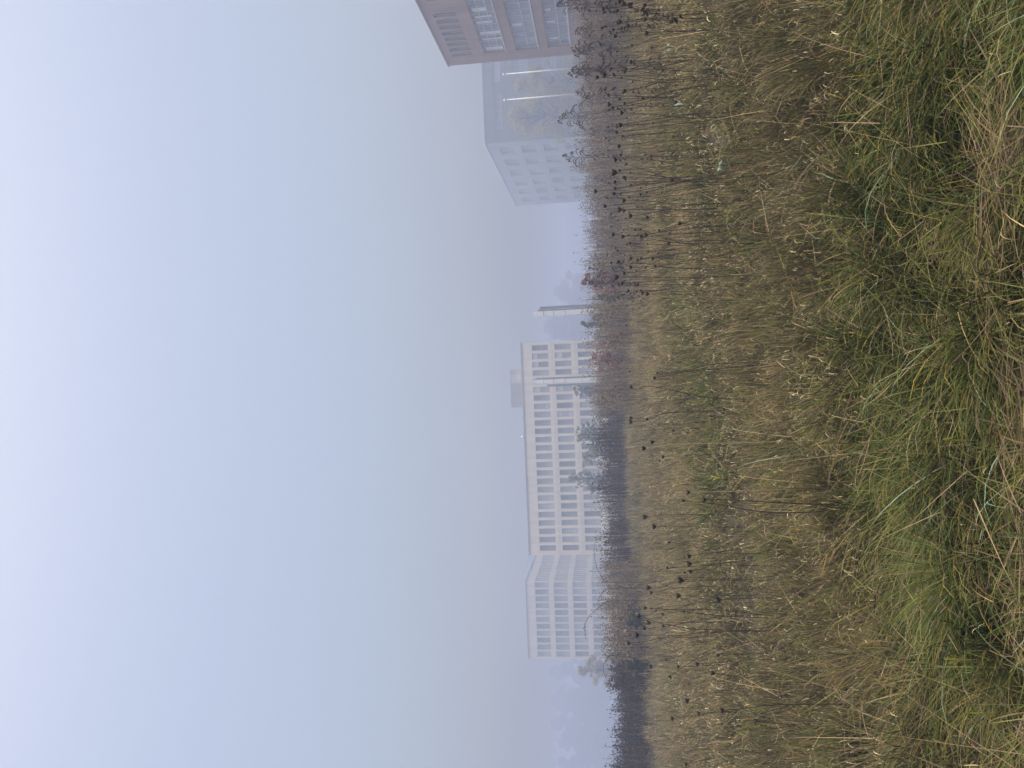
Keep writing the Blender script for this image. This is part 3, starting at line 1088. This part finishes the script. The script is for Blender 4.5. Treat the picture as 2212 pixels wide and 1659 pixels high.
# ------------------------------------------------------------------ dead wild carrot
def head_mesh(seed):
    rd = random.Random(seed)
    mb = MB()
    mb.lathe([(.10, 0), (.34, .22), (.66, .62), (.86, 1.0), (.84, 1.28), (.55, 1.36), (.25, 1.12), (.05, 1.05)], 11, jit=.13, rnd=rd)
    for i in range(34):
        a = rd.uniform(0, 6.28)
        r = math.sqrt(rd.random()) * .9
        z = 1.15 + .25 * r + rd.uniform(-.1, .15)
        mb.octa((r * math.cos(a), r * math.sin(a), z), rd.uniform(.09, .17))
    for i in range(9):                                # drooping bracts under the head
        a = rd.uniform(0, 6.28)
        l = rd.uniform(.5, .95)
        mb.tube([(0, 0, .1), (l * .6 * math.cos(a), l * .6 * math.sin(a), .16), (l * math.cos(a), l * math.sin(a), -.1)], .035, .015, 3)
    for i in range(16):                               # outer rays curling up round the cup
        a = rd.uniform(0, 6.28)
        mb.tube([(.08 * math.cos(a), .08 * math.sin(a), .05), (.72 * math.cos(a), .72 * math.sin(a), .55), (.98 * math.cos(a), .98 * math.sin(a), 1.05),
                 (.82 * math.cos(a), .82 * math.sin(a), 1.5)], .04, .05, 3)
    return mb.mesh('seed_head', MT['head'])


HEADS = [head_mesh(i) for i in range(5)]


def bez(pts, n=9):
    """smooth polyline through control points"""
    pts = [Vector(p) for p in pts]
    if len(pts) == 2:
        return [pts[0].lerp(pts[1], i / (n - 1)) for i in range(n)]
    out = []
    P = [pts[0]] + pts + [pts[-1]]
    for i in range(1, len(P) - 2):
        for j in range(4):
            t = j / 4
            a, b, c, d = P[i - 1], P[i], P[i + 1], P[i + 2]
            out.append(.5 * ((2 * b) + (c - a) * t + (2 * a - 5 * b + 4 * c - d) * t * t + (3 * b - a - 3 * c + d) * t ** 3))
    out.append(pts[-1])
    return out


CG = 'dead wild carrot stalks in the meadow'


def carrot_at(label, D, heads, base=None, stem='stem', group=None):
    """heads: (px, py, size px, [way points px,py ...]) seen in the photograph, at depth D"""
    if base is not None:
        D = on(base[0], base[1], .26).y                 # where the stem leaves the grass
    tops = [at(h[0], h[1], D + (i * .07)) for i, h in enumerate(heads)]
    if base is None:
        t0 = tops[0]
        bx = t0.x + random.uniform(-.12, .12) * t0.z
    else:
        bx = at(base[0], base[1], D).x
    root = thing('wild_carrot', label, 'dead plant', (bx, D, float(gz(bx, D))), group=group)
    o = root.location
    mb = MB()
    for i, h in enumerate(heads):
        way = [at(p[0], p[1], D + .03 * i) - o for p in (h[3] if len(h) > 3 else ())]
        top = tops[i] - o
        if not way:
            k = random.uniform(-.05, .05)
            way = [Vector((top.x * .35 + k, (tops[i].y - D) * .3, top.z * .5)), Vector((top.x * .85 + k * .4, tops[i].y - D, top.z * .82))]
        else:
            way = way[::-1]
        pts = bez([(0, 0, -.02)] + way + [top])
        mb.tube(pts, .0040, .0022, 5)
        r = h[2] * .5 * D / FOC
        d = (pts[-1] - pts[-3]).normalized()
        q = put('seed_head', HEADS[random.randrange(5)], root, top - d * r * .1)
        q.rotation_mode = 'QUATERNION'
        q.rotation_quaternion = d.to_track_quat('Z', 'Y')
        r *= random.uniform(.8, 1.12)
        q.scale = (r * random.uniform(.8, 1.1), r * random.uniform(.8, 1.1), r * random.uniform(.8, 1.15))
    mb.build('stem', MT[stem], root, True)
    return root


# the ones that stand out
carrot_at('forked stalk with two touching seed heads on top, in front of the cream building', 5.6,
          [(1366, 903, 11, [(1412, 902), (1445, 891)]), (1366, 911, 11, [(1405, 907), (1445, 891)]), (1400, 905, 7, [(1445, 892)]), (1461, 889, 8, [(1480, 886)])], (1535, 891))
carrot_at('long leaning stalk with one frayed seed head, beside the forked stalk', 5.6, [(1366, 838, 11, [(1376, 842), (1400, 834), (1470, 847), (1540, 860)])], (1600, 867))
carrot_at('single seed head on a straw coloured stem rising from the bright green patch', 5.2, [(1395, 968, 10, [(1440, 962), (1500, 958)])], (1634, 958), 'straw')
carrot_at('bent stalk with two seed heads one behind the other, beside the straw coloured stem', 5.8, [(1413, 953, 9, [(1450, 937)]), (1457, 930, 7)], (1490, 918))
carrot_at('pair of small seed heads between the red shrub and the forked stalk', 7, [(1422, 806, 7), (1417, 816, 7)])
carrot_at('large seed head on a pale straight stem at the end of the green strip', 4.6, [(1490, 1063.6, 13, [(1560, 1062)])], (1654, 1057), 'straw')
carrot_at('smaller pair of heads beside the large head on the pale straight stem', 4.7, [(1525, 1079.5, 12), (1479, 1082, 9)])
carrot_at('single seed head on a straight dark stem, closest to the dark weeds band', 5.4, [(1398, 1116, 12, [(1440, 1112)])], (1525, 1112))
carrot_at('rounded seed head on a straight dark stem, just lower than its single neighbour', 5.4, [(1416.8, 1137.9, 12, [(1460, 1138)])], (1560, 1141))
carrot_at('small isolated seed head with hidden stem, before the end wall of the cream building', 7.4, [(1447.5, 1171.6, 7)])
carrot_at('small seed head standing alone above a dark hollow in the grass', 7.4, [(1443.6, 1226.6, 8)])
carrot_at('leaning stalk with a bent head, outermost of three heads over the dark hollow', 5.2, [(1493, 1201, 9, [(1530, 1195)])], (1592, 1177))
carrot_at('middle and widest of three heads over the dark hollow', 5.2, [(1493.8, 1217.2, 13, [(1530, 1212)])], (1570, 1206))
carrot_at('last of three heads over the dark hollow, with a small one beside it', 5.2, [(1494.6, 1233, 10, [(1530, 1220)]), (1481, 1236, 6)], (1570, 1210))
carrot_at('stalk with a looping side branch, before the corner of the white building', 5.2,
          [(1405, 1270, 11, [(1428, 1269), (1450, 1259), (1483, 1248)]), (1441, 1265, 5, [(1480, 1256)])], (1560, 1253))
carrot_at('dark head touching the one with the looping branch', 5.4, [(1409, 1280, 10, [(1467, 1270)])], (1540, 1265))
carrot_at('broad drooping head below the looping branch', 5.0, [(1477, 1253, 14)], (1560, 1258))
carrot_at('grey fuzzy head a little behind the broad drooping one', 5.1, [(1471, 1287, 13)], (1590, 1284))
carrot_at('large old grey seed head low in the grass, nearest to the camera', 4.2, [(1556.7, 1295.6, 17)], (1640, 1296))
carrot_at('tall stalk with a round head and a small side head, before the white building', 5.3,
          [(1384, 1332, 11, [(1420, 1344), (1448, 1350), (1515, 1360)]), (1434, 1351, 8, [(1448, 1350), (1515, 1360)])], (1614, 1363))
carrot_at('tall stalk with one dark pointed head against the small dark green bush', 5.3, [(1380, 1372, 13, [(1430, 1372), (1475, 1373), (1520, 1366)])], (1606, 1363))
carrot_at('tall bent stalk reaching into the dark weeds beside the leafy green bush', 5.3, [(1361, 1389, 10, [(1395, 1386), (1440, 1376), (1505, 1377), (1560, 1365)])], (1610, 1364))
carrot_at('thin straight stalk with a ribbed head between two tall branching ones', 6.2, [(1405.5, 1345, 10, [(1480, 1345)])], (1545, 1343))
carrot_at('curved stalk with two heads at different heights below the small dark bush', 6.2, [(1434.6, 1326.7, 9, [(1470, 1321)]), (1479, 1321, 7)], (1520, 1314))
carrot_at('small separate head before the last windows of the white building', 7, [(1397, 1313.5, 8), (1419, 1319, 5)])
carrot_at('very small dark head close under the small dark green bush', 7.2, [(1395, 1358, 6)])
carrot_at('bent stalk with a dark head below the leafy green bush', 5.8, [(1409, 1438.5, 9, [(1443, 1425)]), (1441, 1423.5, 6)], (1480, 1398))
carrot_at('long slanting stalk with a dark head on its lower tip', 5.0, [(1449.5, 1460.3, 10, [(1497, 1427), (1552, 1398)])], (1600, 1378))
carrot_at('seed head on a nearly level stalk beside the slanting one', 5.2, [(1468.4, 1440.5, 9, [(1505, 1439)])], (1560, 1434))
carrot_at('dark head behind a pale crossing straw, beyond the nearly level stalk', 5.2, [(1510, 1434.6, 9)], (1590, 1432))
carrot_at('head low in the grass below the slanting stalk', 4.8, [(1543.8, 1454.8, 11)], (1610, 1458))
carrot_at('small brown head lying by a pale crossing straw', 4.8, [(1554.7, 1415.5, 9)], (1620, 1412))
carrot_at('head on a long curved stalk before the far trees, in front of the dark weeds', 5.4, [(1488, 1512, 11, [(1530, 1498)]), (1549, 1496, 6)], (1590, 1480))
carrot_at('dark pointed head on a stalk leaning across the grass, before the far trees', 4.4, [(1563.6, 1534.5, 12, [(1620, 1529), (1690, 1522)])], (1760, 1520))
carrot_at('small head between two larger ones, before the far trees', 5.2, [(1512, 1540.5, 8)], (1580, 1542))
carrot_at('low brown head half sunk in the near grass, before the far trees', 4.2, [(1635, 1558, 9)], (1700, 1556))
carrot_at('small head on a slanting stalk before the far grey block', 5.6, [(1485, 1650, 8, [(1530, 1640)])], (1580, 1628))
# clustered stalks before the red and grey buildings: larger heads
near_right = [
    (1306, 19, 9, 'red'), (1343, 47, 11, 'red'), (1361, 56, 12, 'red'), (1397, 11, 10, 'red'), (1397, 42, 10, 'red'), (1401, 71, 11, 'red'), (1304, 60, 8, 'red'),
    (1328, 64, 8, 'red'), (1333, 78, 8, 'red'), (1368, 98, 8, 'red'), (1410, 103, 8, 'red'), (1366, 134, 10, 'pole'), (1294, 167, 11, 'pole'), (1309, 162, 11, 'pole'), (1328, 160, 8, 'pole'),
    (1355, 149, 10, 'pole'), (1435, 152, 9, 'pole'), (1353, 196, 10, 'pole'), (1392, 212, 10, 'pole'), (1346, 244, 13, 'pole'), (1335, 286, 11, 'grey'), (1333, 373, 13, 'grey'),
    (1352, 383, 12, 'grey'), (1455, 389, 11, 'grey'), (1333, 345, 10, 'grey'), (1341, 316, 10, 'grey'), (1457, 295, 8, 'grey'), (1457, 217, 8, 'pole'), (1464, 221, 9, 'pole'),
    (1290, 413, 10, 'grey'), (1330, 418, 11, 'grey'), (1352, 433, 11, 'grey'), (1310, 445, 9, 'open'), (1366, 466, 11, 'open'), (1473, 483, 11, 'open'), (1328, 507, 11, 'open'),
    (1349, 511, 11, 'open'), (1399, 507, 9, 'open'), (1447, 525, 11, 'open'), (1366, 558, 9, 'shrub'), (1380, 562, 10, 'shrub'), (1340, 566, 10, 'shrub'), (1366, 577, 10, 'shrub'),
    (1351, 590, 10, 'shrub'), (1336, 599, 12, 'shrub'), (1413, 559, 10, 'shrub'), (1347, 612, 9, 'shrub'), (1380, 615, 9, 'shrub'), (1360, 628, 8, 'shrub'), (1402, 635, 9, 'shrub'), (1391, 632, 8, 'shrub')]
ZONE = {'red': ('dark seed head on a thin stem in the crowd before the red building', 'carrot stalks before the red building'),
        'pole': ('dark seed head on a thin stem in the crowd before the flagpoles', 'carrot stalks before the flagpoles'),
        'grey': ('dark seed head on a thin stem before the pale side of the grey building', 'carrot stalks before the grey building'),
        'open': ('dark seed head on a thin stem before the foggy gap beside the grey building', 'carrot stalks before the foggy gap'),
        'shrub': ('dark seed head on a thin stem in the crowd before the reddish shrub', 'carrot stalks before the reddish shrub')}
for px, py, s, zn in near_right:
    D = .050 * FOC / s + random.uniform(-.5, .8)
    carrot_at(ZONE[zn][0], D, [(px, py, s)], group=ZONE[zn][1])


# smaller ones: copies of four prototypes
def proto(seed, nh):
    rd = random.Random(seed)
    root = thing('wild_carrot', '', 'dead plant')
    mb = MB()
    for i in range(nh):
        dx = rd.uniform(-.1, .1) + (0 if i == 0 else rd.choice((-.14, .14)))
        dy = rd.uniform(-.1, .1)
        z = 1 if i == 0 else rd.uniform(.62, .9)
        pts = bez([(0, 0, -.02), (dx * .1, dy * .1, .4 * z), (dx * .6, dy * .6, .75 * z), (dx, dy, z)])
        mb.tube(pts, .0042, .0028, 4)
        d = (pts[-1] - pts[-3]).normalized()
        r = .023 * rd.uniform(.75, 1.15) * (1 if i == 0 else .7)
        q = put('seed_head', HEADS[rd.randrange(5)], root, pts[-1])
        q.rotation_mode = 'QUATERNION'
        q.rotation_quaternion = d.to_track_quat('Z', 'Y')
        q.scale = (r, r, r)
    mb.build('stem', MT['stem'], root, True)
    return root


PROT = [proto(1, 1), proto(2, 1), proto(3, 2), proto(4, 3), proto(5, 2)]
used = [False] * len(PROT)


def small_carrot(x, y, h, label, group):
    i = random.randrange(len(PROT))
    o = PROT[i] if not used[i] else dup(PROT[i])
    used[i] = True
    o.location = (x, y, float(gz(x, y)))
    o.rotation_euler = (0, 0, random.uniform(0, 6.28))
    o.scale = (h, h, h)
    tag(o, label, 'dead plant', group)


SM = {'red': 'small far seed head on a thin stem in the weeds before the red building',
      'pole': 'small far seed head on a thin stem in the weeds before the flagpoles',
      'grey': 'small far seed head on a thin stem before the side of the grey building',
      'open': 'small far seed head on a thin stem before the foggy gap',
      'shrub': 'small far seed head on a thin stem around the reddish shrub',
      'cream': 'tiny far seed head before the twin columns and the near end of the cream building'}
for i in range(185):
    zn, (p0, p1), (d0, d1) = random.choices(
        [('red', (-60, 120), (9, 20)), ('pole', (120, 260), (8, 22)), ('grey', (260, 440), (8, 24)), ('open', (440, 560), (8, 26)),
         ('shrub', (560, 660), (9, 28)), ('cream', (660, 880), (16, 36))], (10, 22, 34, 30, 26, 24))[0]
    D = random.uniform(d0, d1)
    x = ray(1320, random.uniform(p0, p1)).x * D
    small_carrot(x, D, random.uniform(.75, 1.2) if zn != 'cream' else random.uniform(.9, 1.35), SM[zn], SM[zn].replace('small far seed head on a thin stem', 'small carrot stalks').replace('tiny far seed head', 'tiny carrot stalks'))
for i in range(16):
    D = random.uniform(8, 20)
    py = random.uniform(880, 1640)
    small_carrot(ray(1400, py).x * D, D, random.uniform(.6, .9), 'small seed head scattered in the dry grass before the dark weeds', 'small carrot stalks before the dark weeds')


# ------------------------------------------------------------------ goldenrod plumes on the skyline
def goldenrod_mesh(seed, H, plume, nbr):
    rd = random.Random(seed)
    st = MB()
    bend = rd.uniform(-.06, .06)
    pts = [(bend * t * t * H, 0, H * t) for t in np.linspace(0, 1, 8)]
    st.tube(pts, .005, .002, 5)
    pl = MB()
    for i in range(nbr):
        t = i / (nbr - 1)
        z = H - plume * (1 - t)
        x0 = bend * (z / H) ** 2 * H
        l = plume * (.36 * (1 - t) ** .6 + .05) * rd.uniform(.75, 1.2)
        a = rd.choice((0, math.pi)) + rd.uniform(-.8, .8)
        ca, sa = math.cos(a), math.sin(a)
        arc = [(x0, 0, z), (x0 + ca * l * .45, sa * l * .45, z + l * .36), (x0 + ca * l * .85, sa * l * .85, z + l * .38), (x0 + ca * l, sa * l, z + l * .12)]
        pp = bez(arc)
        pl.tube(pp, .0028, .0024, 4)
        for p in pp[4:]:
            for _ in range(1):
                pl.octa((p.x + rd.uniform(-.008, .008), p.y + rd.uniform(-.008, .008), p.z + rd.uniform(-.002, .014)), rd.uniform(.004, .008))
    for i in range(14):                                # withered leaves down the stem
        z = rd.uniform(.4, (H - plume)) if H - plume > .45 else .4
        a = rd.uniform(0, 6.28)
        x0 = bend * (z / H) ** 2 * H
        l = rd.uniform(.03, .07)
        st.quad((x0, 0, z), (x0 + math.cos(a) * l, math.sin(a) * l, z - .02), (x0 + math.cos(a) * l * 1.3, math.sin(a) * l * 1.3, z - .06), (x0 + math.cos(a) * l * .5, math.sin(a) * l * .5, z - .035))
    return st.mesh('stem', MT['stem']), pl.mesh('plume', MT['plume'])


def goldenrod(px, py, D, lean, seed, label, pl=.36, n=20, group=None):
    t = at(px, py, D)
    a, b = goldenrod_mesh(seed, t.z / math.cos(lean), pl, n)
    x = t.x - math.tan(lean) * t.z
    root = thing('goldenrod', label, 'dead plant', (x, D, 0), group=group)
    root.rotation_euler = (0, lean, 0)
    put('stem', a, root)
    put('plume', b, root)


goldenrod(1207, 246, 11, -.02, 1, 'tall dead goldenrod with arching side branches, tallest against the grey building', .42, 26)
goldenrod(1218, 355, 11, .0, 2, 'thin dead goldenrod with curled branches at the far corner of the grey building', .34, 18)
goldenrod(1235, 100, 11, -.22, 3, 'leaning dead goldenrod with a dense plume at the foot of the red building', .30, 20)
goldenrod(1235, 143, 12, .03, 4, 'upright feathery goldenrod right beside the nearer flagpole', .30, 16)
goldenrod(1206, 20, 10, -.05, 5, 'tall dense goldenrod before the ribbon windows of the red building', .42, 24)
goldenrod(1208, -4, 10, .05, 6, 'goldenrod plume cut by the photo edge before the red building', .3, 18)
goldenrod(1246, 196, 12, .05, 7, 'short loose goldenrod below the farther flagpole', .24, 14)
goldenrod(1244, 60, 12, .1, 8, 'bushy goldenrod under the lowest ribbon window of the red building', .3, 22)
gp = [goldenrod_mesh(50 + i, 1.0, .26, 14) for i in range(4)]
for i in range(30):
    py = random.choice((random.uniform(-80, 230), random.uniform(-80, 230), random.uniform(230, 660)))
    D = random.uniform(17, 34)
    x = ray(1280, py).x * D
    lab = 'low dead goldenrod in the tangle along the skyline before the red and grey buildings' if py < 420 else 'faint low goldenrod on the skyline before the foggy gap'
    root = thing('goldenrod', lab, 'dead plant', (x, D, 0), random.uniform(0, 6), group='goldenrod tangle before the buildings' if py < 420 else 'goldenrod before the foggy gap')
    s_ = random.uniform(1.6, 2.0) if py < 230 else random.uniform(1.5, 1.8)
    root.scale = (s_, s_, s_)
    root.rotation_euler = (random.uniform(-.1, .1), random.uniform(-.12, .12), random.uniform(0, 6))
    a, b = gp[i % 4]
    put('stem', a, root)
    put('plume', b, root)


# ------------------------------------------------------------------ arching bramble shoots
def bramble(label, D, pts, leaves=0, r=.012, cols=None, size=1.0, name='bramble_shoot'):
    P = [at(p[0], p[1], D + .15 * i) for i, p in enumerate(pts)]
    foot = Vector((P[-1].x, P[-1].y, float(gz(P[-1].x, P[-1].y))))
    root = thing(name, label, 'plant', foot)
    Q = [p - foot for p in P[::-1]]
    path = bez([(0, 0, 0)] + Q)
    mb = MB()
    mb.tube(path, r, r * .45, 5)
    mb.build('stem', MT['stem'], root, True)
    if leaves:
        rd = np.random.default_rng(int(D * 7) + leaves)
        idx = rd.integers(len(path) // 3, len(path), leaves)
        for i in idx:                                  # each leaf folds along its midrib
            d = Vector(rd.normal(size=3)).normalized()
            sd_ = d.cross(Vector(rd.normal(size=3))).normalized()
            l = float(rd.uniform(.05, .11)) * size
            p = path[i]
            up = d.cross(sd_) * l * .15
            V = [p, p + d * l * .5 + sd_ * l * .32 + up, p + d * l, p + d * l * .5 - sd_ * l * .32 + up, p + d * l * .5]
            c = (cols or GRN)[int(rd.integers(0, 3))]
            put('leaf', np_mesh('leaf', V, [(0, 4, 1), (4, 2, 1), (0, 3, 4), (3, 2, 4)], MT['leaf'], np.array([c] * 5)), root)


bramble('bare arching bramble shoot bowing before the gap between the cream and white buildings', 28, [(1288, 1161), (1283, 1190), (1288, 1222), (1298, 1242), (1316, 1258)], 3)
bramble('leafy bramble shoot arching over the weeds before the middle of the white building', 26, [(1267, 1384), (1263, 1352), (1274, 1330), (1296, 1310), (1321, 1298)], 16)
bramble('short bramble shoot with a few leaves at the foot of the white building', 26, [(1291, 1300), (1300, 1283), (1318, 1272)], 8)
bramble('bare bramble shoot bent into a bow before the yellow green tree', 27, [(1315, 1482), (1303, 1444), (1311, 1425), (1326, 1415)], 2)


bramble('dark arching dead stem with dense withered leaves, bowed over in front of the red building', 7.6, [(1322, -24), (1345, 4), (1382, 22), (1455, 38), (1530, 40)], 46, .005, DARKW, .75, 'dead_stalk')
bramble('thin dark upright stem with withered leaves before the lowest windows of the red building', 9.0, [(1262, 22), (1330, 26), (1420, 24)], 22, .004, DARKW, .6, 'dead_stalk')


# ------------------------------------------------------------------ pale and yellow leaves in the grass
def leaf_plant(name, label, px, py, z, n, L, W, m, seed, flat=.9):
    rd = random.Random(seed)
    c = on(px, py, z)
    root = thing(name, label, 'plant', (c.x, c.y, z - .05))
    for i in range(n):
        a = rd.uniform(0, 6.28)
        l = L * rd.uniform(.6, 1.2)
        mb = MB()
        prev = None
        for k in range(6):
            t = k / 5
            rr_ = l * t
            zz = .05 + .10 * math.sin(t * 2.4) * flat + rd.uniform(-.01, .01)
            wd = W * math.sin(math.pi * (.12 + .86 * t)) * .5
            ce = Vector((rr_ * math.cos(a + .5 * t), rr_ * math.sin(a + .5 * t), zz))
            sd_ = Vector((-math.sin(a), math.cos(a), rd.uniform(.1, .5))) * wd
            cur = (ce - sd_, ce - Vector((0, 0, wd * .3)), ce + sd_)
            if prev:
                mb.quad(prev[0], prev[1], cur[1], cur[0])
                mb.quad(prev[1], prev[2], cur[2], cur[1])
            prev = cur
        mb.build('leaf', MT[m], root, True)
    return root


leaf_plant('withered_plant', 'pale mint green withered leaves among the carrot stalks before the farther flagpole', 1476, 225, .42, 5, .13, .032, 'mint', 1)
leaf_plant('withered_plant', 'small pale mint green leaves in the grass before the red building', 1457, 104, .42, 4, .09, .026, 'mint', 2)
leaf_plant('withered_plant', 'flat greyish leaves lying in the grass before the grey building', 1574, 358, .3, 4, .08, .03, 'mint', 3)
leaf_plant('buttercup', 'yellow green lobed leaves among the nearest grass tussocks', 2107, 1425, .30, 4, .022, .006, 'yellow', 4)
leaf_plant('fallen_leaf', 'single small yellow leaf on the nearest brown grass', 2158, 1542, .22, 3, .014, .006, 'yellow', 5)
leaf_plant('fallen_leaf', 'small star shaped yellow leaf on the grass near the flattened straw', 2100, 951, .25, 4, .018, .008, 'yellow', 6)
leaf_plant('yellow_stalk', 'upright bright yellow leaf in the dark hollow beside the green strip', 1557, 1032, .33, 3, .09, .016, 'yellow', 7)


# ------------------------------------------------------------------ fog
def haze():
    mb = MB()
    mb.box(-600, 600, -600, 600, -1.4, 28.0)
    m = bpy.data.materials.new('haze')
    m.use_nodes = True
    t = m.node_tree
    t.nodes.clear()
    out = t.nodes.new('ShaderNodeOutputMaterial')
    v = t.nodes.new('ShaderNodeVolumePrincipled')
    v.inputs['Color'].default_value = (.51, .60, .81, 1)
    v.inputs['Density'].default_value = HAZE_DENSITY
    v.inputs['Density Attribute'].default_value = ''
    v.inputs['Anisotropy'].default_value = 0.2
    t.links.new(v.outputs[0], out.inputs['Volume'])
    o = mb.build('haze', m)
    o.visible_shadow = True
    tag(o, kind='stuff')


haze()
